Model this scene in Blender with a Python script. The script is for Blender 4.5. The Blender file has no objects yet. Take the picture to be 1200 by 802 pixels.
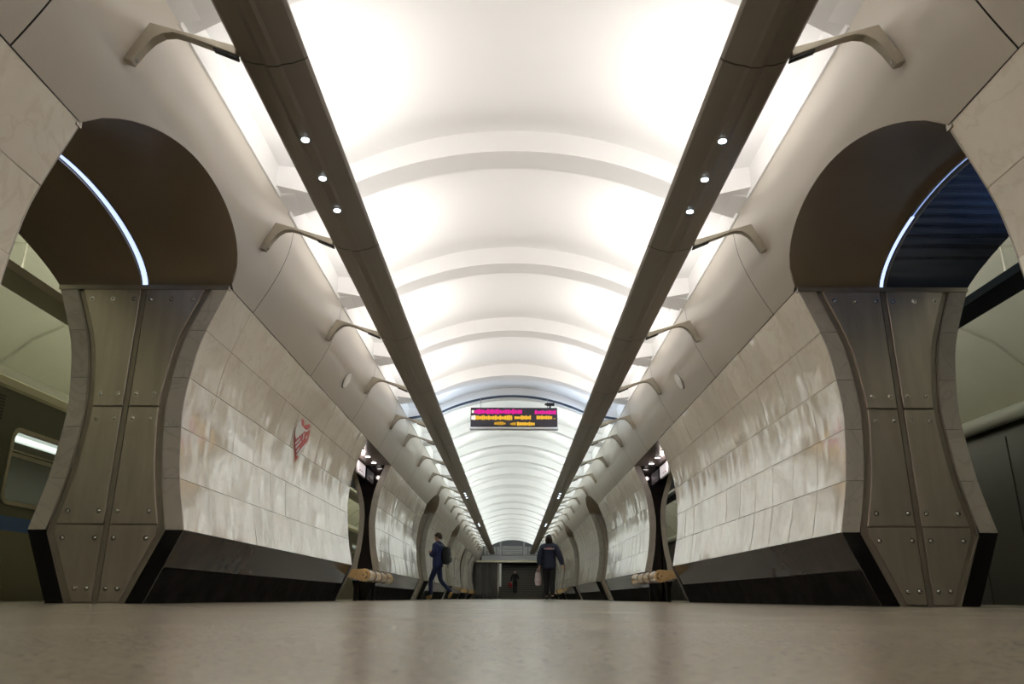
import bpy, bmesh, math, random
from mathutils import Vector, Matrix
R = math.radians
random.seed(7)
SC = bpy.context.scene
COL = SC.collection
CAMH = 0.05          # the camera rests on the floor

# ------------------------------------------------------------------ camera
FPX = 919.0
cd = bpy.data.cameras.new('camera'); cam = bpy.data.objects.new('camera', cd); COL.objects.link(cam)
cd.sensor_fit = 'HORIZONTAL'; cd.sensor_width = 36.0; cd.lens = 36.0 * FPX / 1200.0
cd.clip_start = 0.01; cd.clip_end = 300
PITCH = math.atan(300.5 / FPX)
cam.matrix_world = Matrix.Translation((0, 0, CAMH)) @ Matrix.Rotation(R(0.08), 4, 'Z') @ Matrix.Rotation(PITCH + R(90), 4, 'X') @ Matrix.Rotation(R(0.22), 4, 'Z')
cd.dof.use_dof = True; cd.dof.focus_distance = 9.0; cd.dof.aperture_fstop = 8.0
SC.camera = cam

# ------------------------------------------------------------------ world, exposure
w = bpy.data.worlds.new('world'); SC.world = w; w.use_nodes = True
w.node_tree.nodes['Background'].inputs[0].default_value = (0.9, 0.95, 1, 1)
w.node_tree.nodes['Background'].inputs[1].default_value = 0.02
SC.view_settings.view_transform = 'Standard'; SC.view_settings.look = 'None'
SC.view_settings.gamma = 1.0; SC.view_settings.exposure = 0.0
try: SC.view_settings.use_curve_mapping = False
except Exception: pass

# bays: places where a bracket, a rib and a trough joint stand (metres ahead of the camera)
BAYS = [6.58 + 2.65 * k for k in range(-6, 4)] + [16.35 + 2.68 * k for k in range(0, 17)]
ENDY = 61.0
ST = -9.4            # where the hall stops behind the camera
HALL_W = 20.5        # watts of each hall lamp
TCX = 1.457          # middle of the light troughs

def area(name, loc, sx, sy, power, color, rot=(math.pi, 0, 0), spread=180):
    l = bpy.data.lights.new(name, 'AREA'); l.shape = 'RECTANGLE'; l.size = sx; l.size_y = sy
    l.energy = power; l.color = color; l.spread = R(spread)
    o = bpy.data.objects.new(name, l); COL.objects.link(o); o.location = loc; o.rotation_euler = rot
    return o
WARM = (1.0, 0.955, 0.91); COOL = (0.93, 1.0, 0.965); BLUE = (0.45, 0.65, 1.0)
for a, b in zip(BAYS[:-1], BAYS[1:]):
    for s in (-1, 1):
        c = WARM if a < 14 else ((0.70, 0.83, 1.0) if a < 16 else COOL)
        L = (b - a) - 1.25
        area('lamp', (s * TCX, (a + b) / 2 + .14, 3.18 + CAMH), .2, L, HALL_W * (L + .5) / 1.7 * (1 if a < 16 else .86), c, rot=(math.pi, -s*R(12), 0))
# platform side tunnels: the same kind of trough
for s in (-1, 1):
    for y0, y1 in ((-6, 2), (2, 9), (9, 16), (16, 30), (30, 50)):
        area('lamp', (s * 5.1, (y0 + y1) / 2, 3.24), .2, (y1 - y0) - .6, (14 if s < 0 else 11) * (y1 - y0), (1.0, 0.98, 0.80) if s < 0 else (1.0, 0.96, 0.88))

area('lamp', (4.9, 5.3, 2.9), .1, .8, 9, (.3, .55, 1), rot=(0, R(112), 0), spread=70)  # added blue light, aimed at the right vault shell to colour its ripples

# ------------------------------------------------------------------ helpers
def prop(o, label=None, cat=None, group=None, kind=None):
    if label: o['label'] = label
    if cat: o['category'] = cat
    if group: o['group'] = group
    if kind: o['kind'] = kind
    return o
def empty(name, loc=(0, 0, 0), rz=0, parent=None):
    o = bpy.data.objects.new(name, None); COL.objects.link(o); o.location = loc; o.rotation_euler = (0, 0, rz)
    o.empty_display_size = .1
    if parent: o.parent = parent
    return o
def obj(name, me, parent=None, loc=(0, 0, 0), rot=(0, 0, 0)):
    o = bpy.data.objects.new(name, me); COL.objects.link(o); o.location = loc; o.rotation_euler = rot
    if parent: o.parent = parent
    return o
class MB:
    def __init__(s): s.v = []; s.f = []
    def add(s, v, f):
        n = len(s.v); s.v += [tuple(p) for p in v]; s.f += [[i + n for i in q] for q in f]
    def box(s, x0, x1, y0, y1, z0, z1):
        v = [(x0,y0,z0),(x1,y0,z0),(x1,y1,z0),(x0,y1,z0),(x0,y0,z1),(x1,y0,z1),(x1,y1,z1),(x0,y1,z1)]
        s.add(v, [(0,3,2,1),(4,5,6,7),(0,1,5,4),(1,2,6,5),(2,3,7,6),(3,0,4,7)])
    def prism(s, poly, axis, a0, a1):
        """closed polygon of (p,q) extruded along axis 0/1/2"""
        n = len(poly); v = []
        for a in (a0, a1):
            for p, q in poly:
                v.append((a, p, q) if axis == 0 else (p, a, q) if axis == 1 else (p, q, a))
        f = [list(range(n)), list(range(2 * n - 1, n - 1, -1))]
        f += [(i, (i + 1) % n, n + (i + 1) % n, n + i) for i in range(n)]
        s.add(v, f)
    def grid(s, fn, nu, nv):
        v = [fn(i / nu, j / nv) for i in range(nu + 1) for j in range(nv + 1)]
        f = [(i*(nv+1)+j, (i+1)*(nv+1)+j, (i+1)*(nv+1)+j+1, i*(nv+1)+j+1) for i in range(nu) for j in range(nv)]
        s.add(v, f)
    def strip(s, polys, close=True):
        """list of equal-length closed loops joined one to the next, capped"""
        n = len(polys[0]); v = [p for q in polys for p in q]; f = []
        for k in range(len(polys) - 1):
            for i in range(n):
                f.append((k*n+i, k*n+(i+1) % n, (k+1)*n+(i+1) % n, (k+1)*n+i))
        if close: f += [list(range(n)), list(range(len(v)-1, len(v)-n-1, -1))]
        s.add(v, f)
    def tube(s, pts, r, n=8):
        loops = []
        for i, p in enumerate(pts):
            p = Vector(p); a = Vector(pts[max(i-1, 0)]); b = Vector(pts[min(i+1, len(pts)-1)])
            t = (b - a).normalized(); u = t.cross(Vector((0, 0, 1)))
            if u.length < 1e-3: u = t.cross(Vector((1, 0, 0)))
            u.normalize(); w_ = t.cross(u); rr = r[i] if isinstance(r, (list, tuple)) else r
            loops.append([tuple(p + u*rr*math.cos(2*math.pi*k/n) + w_*rr*math.sin(2*math.pi*k/n)) for k in range(n)])
        s.strip(loops)
    def ball(s, c, r, nu=12, nv=8):
        rx, ry, rz = r if isinstance(r, (list, tuple)) else (r, r, r)
        loops = []
        for j in range(1, nv):
            t = math.pi * j / nv - math.pi/2
            loops.append([(c[0]+rx*math.cos(t)*math.cos(2*math.pi*i/nu), c[1]+ry*math.cos(t)*math.sin(2*math.pi*i/nu), c[2]+rz*math.sin(t)) for i in range(nu)])
        n0 = len(s.v); s.strip(loops, False)
        s.v += [(c[0], c[1], c[2]-rz), (c[0], c[1], c[2]+rz)]; m = len(s.v)
        for i in range(nu):
            s.f.append([n0+(i+1) % nu, n0+i, m-2]); k = n0+(nv-2)*nu; s.f.append([k+i, k+(i+1) % nu, m-1])
    def disc(s, c, ax, r, h, n=16):
        c = Vector(c); s.tube([c, c + Vector(ax).normalized()*h], r, n)
    def mesh(s, name, mat, smooth=False, bevel=0, angle=35):
        me = bpy.data.meshes.new(name); me.from_pydata(s.v, [], s.f)
        bm = bmesh.new(); bm.from_mesh(me)
        bmesh.ops.recalc_face_normals(bm, faces=bm.faces)
        if bevel:
            bmesh.ops.bevel(bm, geom=[e for e in bm.edges if len(e.link_faces) == 2 and e.calc_face_angle(0) > R(50)], offset=bevel, segments=1, affect='EDGES')
        bm.to_mesh(me); bm.free()
        if mat: me.materials.append(mat)
        if smooth:
            me.polygons.foreach_set('use_smooth', [True] * len(me.polygons))
            try: me.set_sharp_from_angle(angle=R(angle))
            except Exception: pass
        return me
    def build(s, name, mat, parent=None, smooth=False, bevel=0, loc=(0, 0, 0), angle=35):
        return obj(name, s.mesh(name, mat, smooth, bevel, angle), parent, loc)

def interp(tab, x):
    """monotone smooth interpolation in a table sorted by x"""
    if x <= tab[0][0]: return tab[0][1]
    if x >= tab[-1][0]: return tab[-1][1]
    for i in range(len(tab) - 1):
        if tab[i][0] <= x <= tab[i+1][0]:
            x0, y0 = tab[i]; x1, y1 = tab[i+1]
            m0 = (tab[i+1][1]-tab[i-1][1])/(tab[i+1][0]-tab[i-1][0]) if i > 0 else (y1-y0)/(x1-x0)
            m1 = (tab[i+2][1]-y0)/(tab[i+2][0]-x0) if i+2 < len(tab) else (y1-y0)/(x1-x0)
            h = x1-x0; t = (x-x0)/h
            return (2*t**3-3*t*t+1)*y0 + (t**3-2*t*t+t)*h*m0 + (-2*t**3+3*t*t)*y1 + (t**3-t*t)*h*m1

# ------------------------------------------------------------------ materials
def mat(name, color, rough=.5, metal=0, emit=None, es=0, noise=None, bump=0, bscale=40, spec=None, coat=0, alpha=None, stretch=(1,1,1), rnd=0, trans=0):
    """noise = (scale, colour2, amount)"""
    m = bpy.data.materials.new(name); m.use_nodes = True; nt = m.node_tree; p = nt.nodes['Principled BSDF']
    p.inputs['Base Color'].default_value = (*color, 1); p.inputs['Roughness'].default_value = rough; p.inputs['Metallic'].default_value = metal
    if spec is not None: p.inputs['Specular IOR Level'].default_value = spec
    if coat: p.inputs['Coat Weight'].default_value = coat; p.inputs['Coat Roughness'].default_value = .05
    if trans: p.inputs['Transmission Weight'].default_value = trans
    if emit: p.inputs['Emission Color'].default_value = (*emit, 1); p.inputs['Emission Strength'].default_value = es
    tc = nt.nodes.new('ShaderNodeTexCoord'); mp = nt.nodes.new('ShaderNodeMapping'); mp.inputs['Scale'].default_value = stretch
    nt.links.new(tc.outputs['Object'], mp.inputs['Vector']); vec = mp.outputs[0]
    oi = nt.nodes.new('ShaderNodeObjectInfo')
    if rnd:
        ad = nt.nodes.new('ShaderNodeVectorMath'); ad.operation = 'MULTIPLY_ADD'; cb = nt.nodes.new('ShaderNodeCombineXYZ')
        for k in range(3): nt.links.new(oi.outputs['Random'], cb.inputs[k])
        nt.links.new(cb.outputs[0], ad.inputs[0]); ad.inputs[1].default_value = (37, 91, 53); nt.links.new(vec, ad.inputs[2]); vec = ad.outputs[0]
    if noise:
        n = nt.nodes.new('ShaderNodeTexNoise'); n.inputs['Scale'].default_value = noise[0]; n.inputs['Detail'].default_value = 6; n.inputs['Roughness'].default_value = .62
        nt.links.new(vec, n.inputs['Vector'])
        rp = nt.nodes.new('ShaderNodeMapRange'); rp.inputs[1].default_value = .35; rp.inputs[2].default_value = .68; rp.inputs[4].default_value = noise[2]
        nt.links.new(n.outputs[0], rp.inputs[0])
        mx = nt.nodes.new('ShaderNodeMix'); mx.data_type = 'RGBA'; mx.inputs[6].default_value = (*color, 1); mx.inputs[7].default_value = (*noise[1], 1)
        nt.links.new(rp.outputs[0], mx.inputs[0]); out = mx.outputs[2]
        if rnd:
            hs = nt.nodes.new('ShaderNodeHueSaturation'); mr = nt.nodes.new('ShaderNodeMapRange'); mr.inputs[3].default_value = 1-rnd; mr.inputs[4].default_value = 1+rnd
            nt.links.new(oi.outputs['Random'], mr.inputs[0]); nt.links.new(mr.outputs[0], hs.inputs['Value']); nt.links.new(out, hs.inputs['Color']); out = hs.outputs[0]
        nt.links.new(out, p.inputs['Base Color'])
    if bump:
        b = nt.nodes.new('ShaderNodeTexNoise'); b.inputs['Scale'].default_value = bscale; b.inputs['Detail'].default_value = 3; nt.links.new(vec, b.inputs['Vector'])
        bp = nt.nodes.new('ShaderNodeBump'); bp.inputs['Strength'].default_value = bump; bp.inputs['Distance'].default_value = .01
        nt.links.new(b.outputs[0], bp.inputs['Height']); nt.links.new(bp.outputs[0], p.inputs['Normal'])
    return m

def marble_mat(name, base, vein, rough, amount=.8, rnd=.05, wav=.018):
    m = mat(name, base, rough, rnd=rnd, noise=(1.6, vein, .35), bump=0)
    nt = m.node_tree; p = nt.nodes['Principled BSDF']; src = p.inputs['Base Color'].links[0].from_socket
    vec = [n for n in nt.nodes if n.type == 'VECT_MATH'][0].outputs[0]
    n = nt.nodes.new('ShaderNodeTexNoise'); n.inputs['Scale'].default_value = 2.6; n.inputs['Detail'].default_value = 8; n.inputs['Distortion'].default_value = 1.3
    nt.links.new(vec, n.inputs['Vector'])
    a = nt.nodes.new('ShaderNodeMath'); a.operation = 'SUBTRACT'; a.inputs[1].default_value = .5; nt.links.new(n.outputs[0], a.inputs[0])
    b = nt.nodes.new('ShaderNodeMath'); b.operation = 'ABSOLUTE'; nt.links.new(a.outputs[0], b.inputs[0])
    r = nt.nodes.new('ShaderNodeMapRange'); r.inputs[1].default_value = 0; r.inputs[2].default_value = .035; r.inputs[3].default_value = amount*.45; r.inputs[4].default_value = 0
    nt.links.new(b.outputs[0], r.inputs[0])
    mx = nt.nodes.new('ShaderNodeMix'); mx.data_type = 'RGBA'; mx.inputs[7].default_value = (*vein, 1); nt.links.new(src, mx.inputs[6]); nt.links.new(r.outputs[0], mx.inputs[0])
    nt.links.new(mx.outputs[2], p.inputs['Base Color'])
    mp = nt.nodes.new('ShaderNodeMapping'); mp.inputs['Scale'].default_value = (1, 1.5, .3); nt.links.new(vec, mp.inputs['Vector'])
    bn_ = nt.nodes.new('ShaderNodeTexNoise'); bn_.inputs['Scale'].default_value = 1.5; bn_.inputs['Detail'].default_value = 2; nt.links.new(mp.outputs[0], bn_.inputs['Vector'])
    bp = nt.nodes.new('ShaderNodeBump'); bp.inputs['Strength'].default_value = 1; bp.inputs['Distance'].default_value = wav
    nt.links.new(bn_.outputs[0], bp.inputs['Height']); nt.links.new(bp.outputs[0], p.inputs['Normal'])
    return m

M = {}
M['marble'] = marble_mat('pale_marble', (.86, .81, .71), (.60, .50, .36), .06, amount=.6)
M['marble_edge'] = marble_mat('grey_marble_edge', (.52, .49, .43), (.33, .29, .24), .25, wav=.004)
M['plaster'] = mat('white_plaster', (.83, .825, .815), .6, noise=(.8, (.80, .79, .775), .5))
M['cornice'] = mat('beige_painted_panel', (.58, .53, .455), .33, noise=(.7, (.545, .50, .43), .5))
M['seam'] = mat('dark_joint', (.05, .045, .04), .8)
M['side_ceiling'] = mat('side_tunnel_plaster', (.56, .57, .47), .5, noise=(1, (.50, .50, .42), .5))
M['trough'] = mat('dark_grey_aluminium', (.23, .20, .165), .36, .3, noise=(3, (.205, .18, .15), .5), stretch=(1, .1, 1))
M['trough_blue'] = mat('blue_lit_aluminium', (.03, .05, .085), .4, .2)  # blue light falling on the trough and hoop is put into this colour
M['bracket'] = mat('brushed_bracket_metal', (.46, .42, .34), .38, .6, noise=(6, (.36, .32, .25), .6))
M['steel'] = mat('brushed_steel', (.64, .575, .49), .36, .8, noise=(9, (.50, .445, .375), .8), stretch=(1, 1, .12), bump=.03, bscale=60, rnd=.08)
M['steel_dark'] = mat('dark_steel_backing', (.40, .36, .30), .42, .75, noise=(5, (.34, .30, .25), .8))
M['vault_steel'] = mat('dark_bronze_steel', (.33, .265, .195), .38, .55, noise=(2, (.29, .235, .175), .6), stretch=(1, 1, 1))
M['bolt'] = mat('polished_bolt', (.75, .73, .68), .15, 1)
M['black'] = mat('black_granite', (.008, .007, .007), .12, noise=(30, (.02, .018, .018), .6))
M['black_glass'] = mat('black_mirror_glass', (.006, .004, .006), .06, coat=.5)
M['plinth'] = mat('brown_grey_granite', (.06, .044, .031), .16, noise=(4, (.035, .028, .022), .9), spec=.08)
M['base'] = mat('black_base_granite', (.022, .021, .019), .45, noise=(4, (.038, .036, .033), .8), spec=0)
M['mortar'] = mat('pylon_core', (.10, .09, .08), .8)
M['wood'] = mat('varnished_golden_wood', (.85, .60, .30), .2, noise=(5, (.66, .43, .18), .8), stretch=(4, .3, 4), coat=.5)
M['band'] = mat('brown_band', (.16, .08, .03), .35)
M['frame'] = mat('grey_steel_frame', (.35, .34, .31), .3, .9)
M['white_lamp'] = mat('downlight_lens', (1, 1, 1), .3, emit=(.72, .86, 1), es=9)
M['pink_lamp'] = mat('spot_lens', (1, 1, 1), .3, emit=(1, .93, .9), es=9)
M['strip_lamp'] = mat('blue_white_light_slot', (.8, .85, 1), .3, emit=(.50, .62, 1), es=1.5)
M['strip_dim'] = mat('dim_blue_light_slot', (.5, .6, .9), .3, emit=(.35, .48, .95), es=.75)
M['sign_body'] = mat('black_sign_case', (.02, .018, .022), .4)
M['sign_face'] = mat('display_face', (.03, .025, .035), .35)
M['sign_ledge'] = mat('pale_sign_ledge', (.7, .68, .68), .4)
M['red'] = mat('red_vinyl', (.62, .07, .06), .35); M['white'] = mat('white_vinyl', (.80, .77, .74), .35)
M['speaker'] = mat('speaker_rim_shadow', (.30, .28, .25), .5); M['grille'] = mat('pale_grille', (.86, .84, .80), .5)  # rim tone is the disc's shadow painted in
M['passage_ceiling'] = mat('brown_passage_ceiling', (.16, .115, .09), .3, .2)
M['tvgreen'] = mat('olive_train_paint', (.10, .105, .075), .3, noise=(2, (.085, .09, .065), .6))
M['cream'] = mat('cream_train_edge', (.62, .60, .45), .4)
M['blue'] = mat('blue_train_stripe', (.03, .10, .32), .35)
M['lower'] = mat('khaki_train_lower', (.20, .19, .13), .35)
M['rubber'] = mat('dark_rubber', (.02, .02, .018), .5)
M['pane'] = mat('train_window_glass', (.42, .45, .42), .03, trans=.9)
M['train_in'] = mat('train_interior', (.38, .35, .29), .5)
M['train_lamp'] = mat('train_ceiling_lamp', (1, 1, 1), .4, emit=(.92, 1, .95), es=1.6)
M['track_wall'] = mat('dark_track_wall', (.055, .055, .045), .35, noise=(2, (.04, .04, .034), .7))
M['pipe'] = mat('pale_cable_duct', (.48, .50, .46), .4)
M['step'] = mat('brown_granite_step', (.09, .075, .055), .35)
M['nosing'] = mat('grey_step_nosing', (.16, .145, .12), .4)
M['end_white'] = mat('end_wall_panel', (.72, .72, .72), .5)
M['louvre'] = mat('grey_louvre', (.28, .29, .31), .45)
M['glassdark'] = mat('dark_tinted_glass', (.35, .35, .36), .05, trans=.85)
M['skin'] = mat('skin', (.55, .32, .22), .55); M['hair'] = mat('dark_hair', (.035, .02, .012), .6)
M['navy'] = mat('navy_quilted_fabric', (.008, .016, .085), .6, bump=.3, bscale=30)
M['jeans'] = mat('dark_blue_trousers', (.008, .015, .06), .75); M['boot'] = mat('tan_boot_leather', (.40, .24, .07), .6)
M['coat'] = mat('midnight_blue_coat', (.012, .018, .045), .65, bump=.2, bscale=25); M['blackcloth'] = mat('black_cloth', (.006, .006, .007), .7)
M['bag'] = mat('pink_white_plastic_bag', (.55, .33, .33), .4, noise=(9, (.75, .72, .72), 1)); M['redcloth'] = mat('red_cloth', (.30, .015, .02), .6)
M['print'] = mat('pale_pink_print', (.72, .45, .45), .6)
M['sole'] = mat('dark_sole', (.03, .02, .015), .7)

def floor_mat():
    m = mat('polished_granite_floor', (.40, .355, .275), .16, noise=(1.1, (.31, .27, .20), 1))
    nt = m.node_tree; p = nt.nodes['Principled BSDF']; src = p.inputs['Base Color'].links[0].from_socket
    tc = [n for n in nt.nodes if n.type == 'TEX_COORD'][0]
    n = nt.nodes.new('ShaderNodeTexNoise'); n.inputs['Scale'].default_value = 90; n.inputs['Detail'].default_value = 3; nt.links.new(tc.outputs['Object'], n.inputs['Vector'])
    mx = nt.nodes.new('ShaderNodeMix'); mx.data_type = 'RGBA'; mx.blend_type = 'OVERLAY'; mx.inputs[0].default_value = .45
    nt.links.new(src, mx.inputs[6]); nt.links.new(n.outputs[0], mx.inputs[7]); nt.links.new(mx.outputs[2], p.inputs['Base Color'])
    n2 = nt.nodes.new('ShaderNodeTexNoise'); n2.inputs['Scale'].default_value = .9; nt.links.new(tc.outputs['Object'], n2.inputs['Vector'])
    r = nt.nodes.new('ShaderNodeMapRange'); r.inputs[3].default_value = .16; r.inputs[4].default_value = .30; nt.links.new(n2.outputs[0], r.inputs[0]); nt.links.new(r.outputs[0], p.inputs['Roughness'])
    bp = nt.nodes.new('ShaderNodeBump'); bp.inputs['Strength'].default_value = .04; bp.inputs['Distance'].default_value = .004
    nt.links.new(n.outputs[0], bp.inputs['Height']); nt.links.new(bp.outputs[0], p.inputs['Normal'])
    return m
M['floor'] = floor_mat()

# rippled outer half of the right vault, blue reflection put into its colour
def ripple_mat():
    m = mat('rippled_steel_blue_reflection', (.15, .19, .30), .22, .7)
    nt = m.node_tree; p = nt.nodes['Principled BSDF']; tc = [n for n in nt.nodes if n.type == 'TEX_COORD'][0]
    wv = nt.nodes.new('ShaderNodeTexWave'); wv.bands_direction = 'Y'; wv.inputs['Scale'].default_value = 2.6; wv.inputs['Distortion'].default_value = .6
    nt.links.new(tc.outputs['Object'], wv.inputs['Vector'])
    bp = nt.nodes.new('ShaderNodeBump'); bp.inputs['Strength'].default_value = .55; bp.inputs['Distance'].default_value = .02
    nt.links.new(wv.outputs[0], bp.inputs['Height']); nt.links.new(bp.outputs[0], p.inputs['Normal'])
    return m
M['ripple'] = ripple_mat()

# ------------------------------------------------------------------ profiles (z above floor)
h = CAMH
INNER = [(0+.0, 2.90), (.514+h, 2.655), (.93+h, 2.744), (1.36+h, 2.79), (1.53+h, 2.797), (1.79+h, 2.775), (2.13+h, 2.715), (2.63+h, 2.53)]
ZT = 2.63 + h; ZP = .514 + h
ROWS = [ZP, .93+h, 1.36+h, 1.79+h, 2.22+h, ZT]
WALL = INNER[1:]
def wallx(z): return 2.90 + (2.655-2.90)*z/ZP if z < ZP else interp(WALL, z)
PC = 3.285                      # pylon middle
CORN = [(2.63+h, 2.53), (2.8+h, 2.435), (2.95+h, 2.36), (3.1+h, 2.295), (3.3+h, 2.235), (3.59+h, 2.205)]
ZC = 3.59 + h
def cornx(z): return interp(CORN, z)
def ribz(x):
    x = abs(x)
    if x <= 1.55: return 4.08 + h - (3.33 - math.sqrt(3.33**2 - x*x)) * .98
    e = 4.08 + h - (3.33 - math.sqrt(3.33**2 - 1.55**2)) * .98
    return e + (x-1.55)/(2.205-1.55)*(ZC - e)

PYL = [(-9.4, -6.7), (-4.0, 3.95), (6.5, 13.5), (16.35, 23.5), (26.05, 33.8), (36.4, 43.5), (46.3, 50.8), (53.2, 57.0)]
PASS = [(-6.7, -4.0, 'steel'), (3.95, 6.5, 'steel'), (13.5, 16.35, 'bench'), (23.5, 26.05, 'steel'), (33.8, 36.4, 'steel'), (43.5, 46.3, 'bench'), (50.8, 53.2, 'bench')]
def zlow(y):
    for a, b, t in PASS:
        if t == 'steel' and a < y < b:
            u = (y-(a+b)/2)/((b-a)/2); return ZT + .42*max(0, 1-u*u)**(.76 if u < 0 else .6)
    return ZT

# ------------------------------------------------------------------ floor, track beds
m = MB(); m.box(-5.45, 5.45, ST, 58, -.12, 0); prop(m.build('floor', M['floor']), kind='structure')
for s in (-1, 1):
    m = MB(); m.box(*sorted((s*5.45, s*8.5)), ST, 58, -1.25, -1.15); prop(m.build('floor', M['track_wall']), kind='structure')
    m = MB(); m.box(*sorted((s*5.35, s*5.45)), ST, 58, -1.15, -.12); prop(m.build('trim_1' if s < 0 else 'trim_2', M['rubber']), kind='structure')

# ------------------------------------------------------------------ vault of the hall
XS = [-2.205, -2.0, -1.8, -1.55] + [-1.55 + 3.1*k/22 for k in range(1, 22)] + [1.55, 1.8, 2.0, 2.205]
ceil = empty('ceiling', (0, 0, 0)); prop(ceil, kind='structure')
def rib_mesh(wd):
    m = MB()
    lo = [(x, ribz(x)) for x in XS]; up = [(x, ribz(x)+.32) for x in XS]
    loops = []
    for (x, z), (_, z2) in zip(lo, up): loops.append([(x, 0, z), (x, wd, z), (x, wd, z2), (x, 0, z2)])
    m.strip(loops); return m.mesh('rib', M['plaster'], True)
def coffer_mesh(L):
    m = MB(); n = 8
    def fn(u, v):
        i = min(int(u*(len(XS)-1)+.5), len(XS)-1); x = XS[i]
        return (x, v*L, ribz(x) + .225 + .02*math.sin(math.pi*v))
    m.grid(fn, len(XS)-1, n)
    for s in (-1, 1): m.box(*sorted((s*2.19, s*2.24)), 0, L, ZC-.02, ZC+.3)
    return m.mesh('coffer_panel', M['plaster'], True)
ribm = rib_mesh(.32); ribw = rib_mesh(.2); cof = {}
for a, b in zip(BAYS[:-1], BAYS[1:]):
    obj('rib', ribw if abs(a-16.35) < .1 else ribm, ceil, (0, a, 0))
    w0 = .2 if abs(a-16.35) < .1 else .32
    L = round(b-a-w0, 3)
    if L not in cof: cof[L] = coffer_mesh(L)
    obj('coffer_panel', cof[L], ceil, (0, a+w0, 0))
obj('rib', ribm, ceil, (0, BAYS[-1], 0))
# flared rib ends between trough and cornice
fm = MB()
for s in (-1, 1):
    fm.prism([(s*2.2, -.16), (s*1.9, -.0), (s*1.9, .32), (s*2.2, .48)], 2, ribz(2.05)-.002, ribz(2.05)+.26)
fmesh = fm.mesh('rib_end', M['plaster'])
for a in BAYS: obj('rib_end', fmesh, ceil, (0, a, 0))

# ------------------------------------------------------------------ cornices (hall side and platform side)
JOINTS = [-9.4, -7.2, -3.2, .1, 3.28, 7.16, 9.45, 12.1, 14.6, 16.35, 19.05, 22.85, 26.7, 29.6, 32.5, 33.15+0, 37.05, 40, 42.9, 45.6, 48.3, 51, 53.7, 57.3, ENDY]
for s, nm in ((-1, 'trim_3'), (1, 'trim_4')):
    tr = empty(nm, (0, 0, 0)); prop(tr, kind='structure')
    back = MB()
    for a, b in zip(JOINTS[:-1], JOINTS[1:]):
        g = .006
        n = max(4, int((b-a)/.11)) if any(t == 'steel' and a < c < b for c, d, t in PASS) else 3
        def fn(u, v, off=0):
            y = a+g + (b-a-2*g)*u; z = zlow(y) + (ZC - zlow(y))*v
            return (s*(cornx(z)+off), y, z)
        m = MB(); m.grid(fn, n, 9)
        m.build('cornice_panel', M['cornice'], tr, True)
    ys = []
    y = ST
    while y < ENDY: ys.append(y); y += .12
    ys.append(ENDY)
    def fb(u, v):
        y = ys[min(int(u*(len(ys)-1)+.5), len(ys)-1)]; zl = zlow(y)+.004; z = zl+(ZC-zl)*v
        return (s*(cornx(z)+.018), y, z)
    back.grid(fb, len(ys)-1, 9); back.build('joint_backing', M['seam'], tr, True)
    # platform side cornice
    def fo(u, v):
        y = ys[min(int(u*(len(ys)-1)+.5), len(ys)-1)]; zl = zlow(y); z = zl+(ZC-zl)*v
        return (s*(2*PC-cornx(z)), y, z)
    m = MB(); m.grid(fo, len(ys)-1, 7); m.build('platform_cornice', M['cornice'], tr, True)
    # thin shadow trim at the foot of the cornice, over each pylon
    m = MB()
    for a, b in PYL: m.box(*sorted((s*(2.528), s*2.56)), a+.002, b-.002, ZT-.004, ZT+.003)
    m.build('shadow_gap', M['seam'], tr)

# round speakers on the cornice
def cornice_disc(s, y, z, r):
    x = cornx(z); dx = (cornx(z+.05)-cornx(z-.05))/.1
    n = Vector((-s*1, 0, s*s*dx)).normalized(); n = Vector((-s, 0, dx)).normalized()
    m = MB(); c = Vector((s*x, y, z)); m.disc((0, 0, 0), n, r, .012, 28)
    o = m.build('ceiling_speaker', M['speaker'], None, True, loc=c)
    m2 = MB(); m2.disc(n*.008, n, r*.93, .008, 28); m2.build('grille', M['grille'], o, True)
    return o
for s, w_ in ((-1, 'left'), (1, 'right')):
    prop(cornice_disc(s, 10.75, 2.94+h, .125), 'round pale speaker disc on the %s cornice above the marble wall' % w_, 'speaker')

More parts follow.
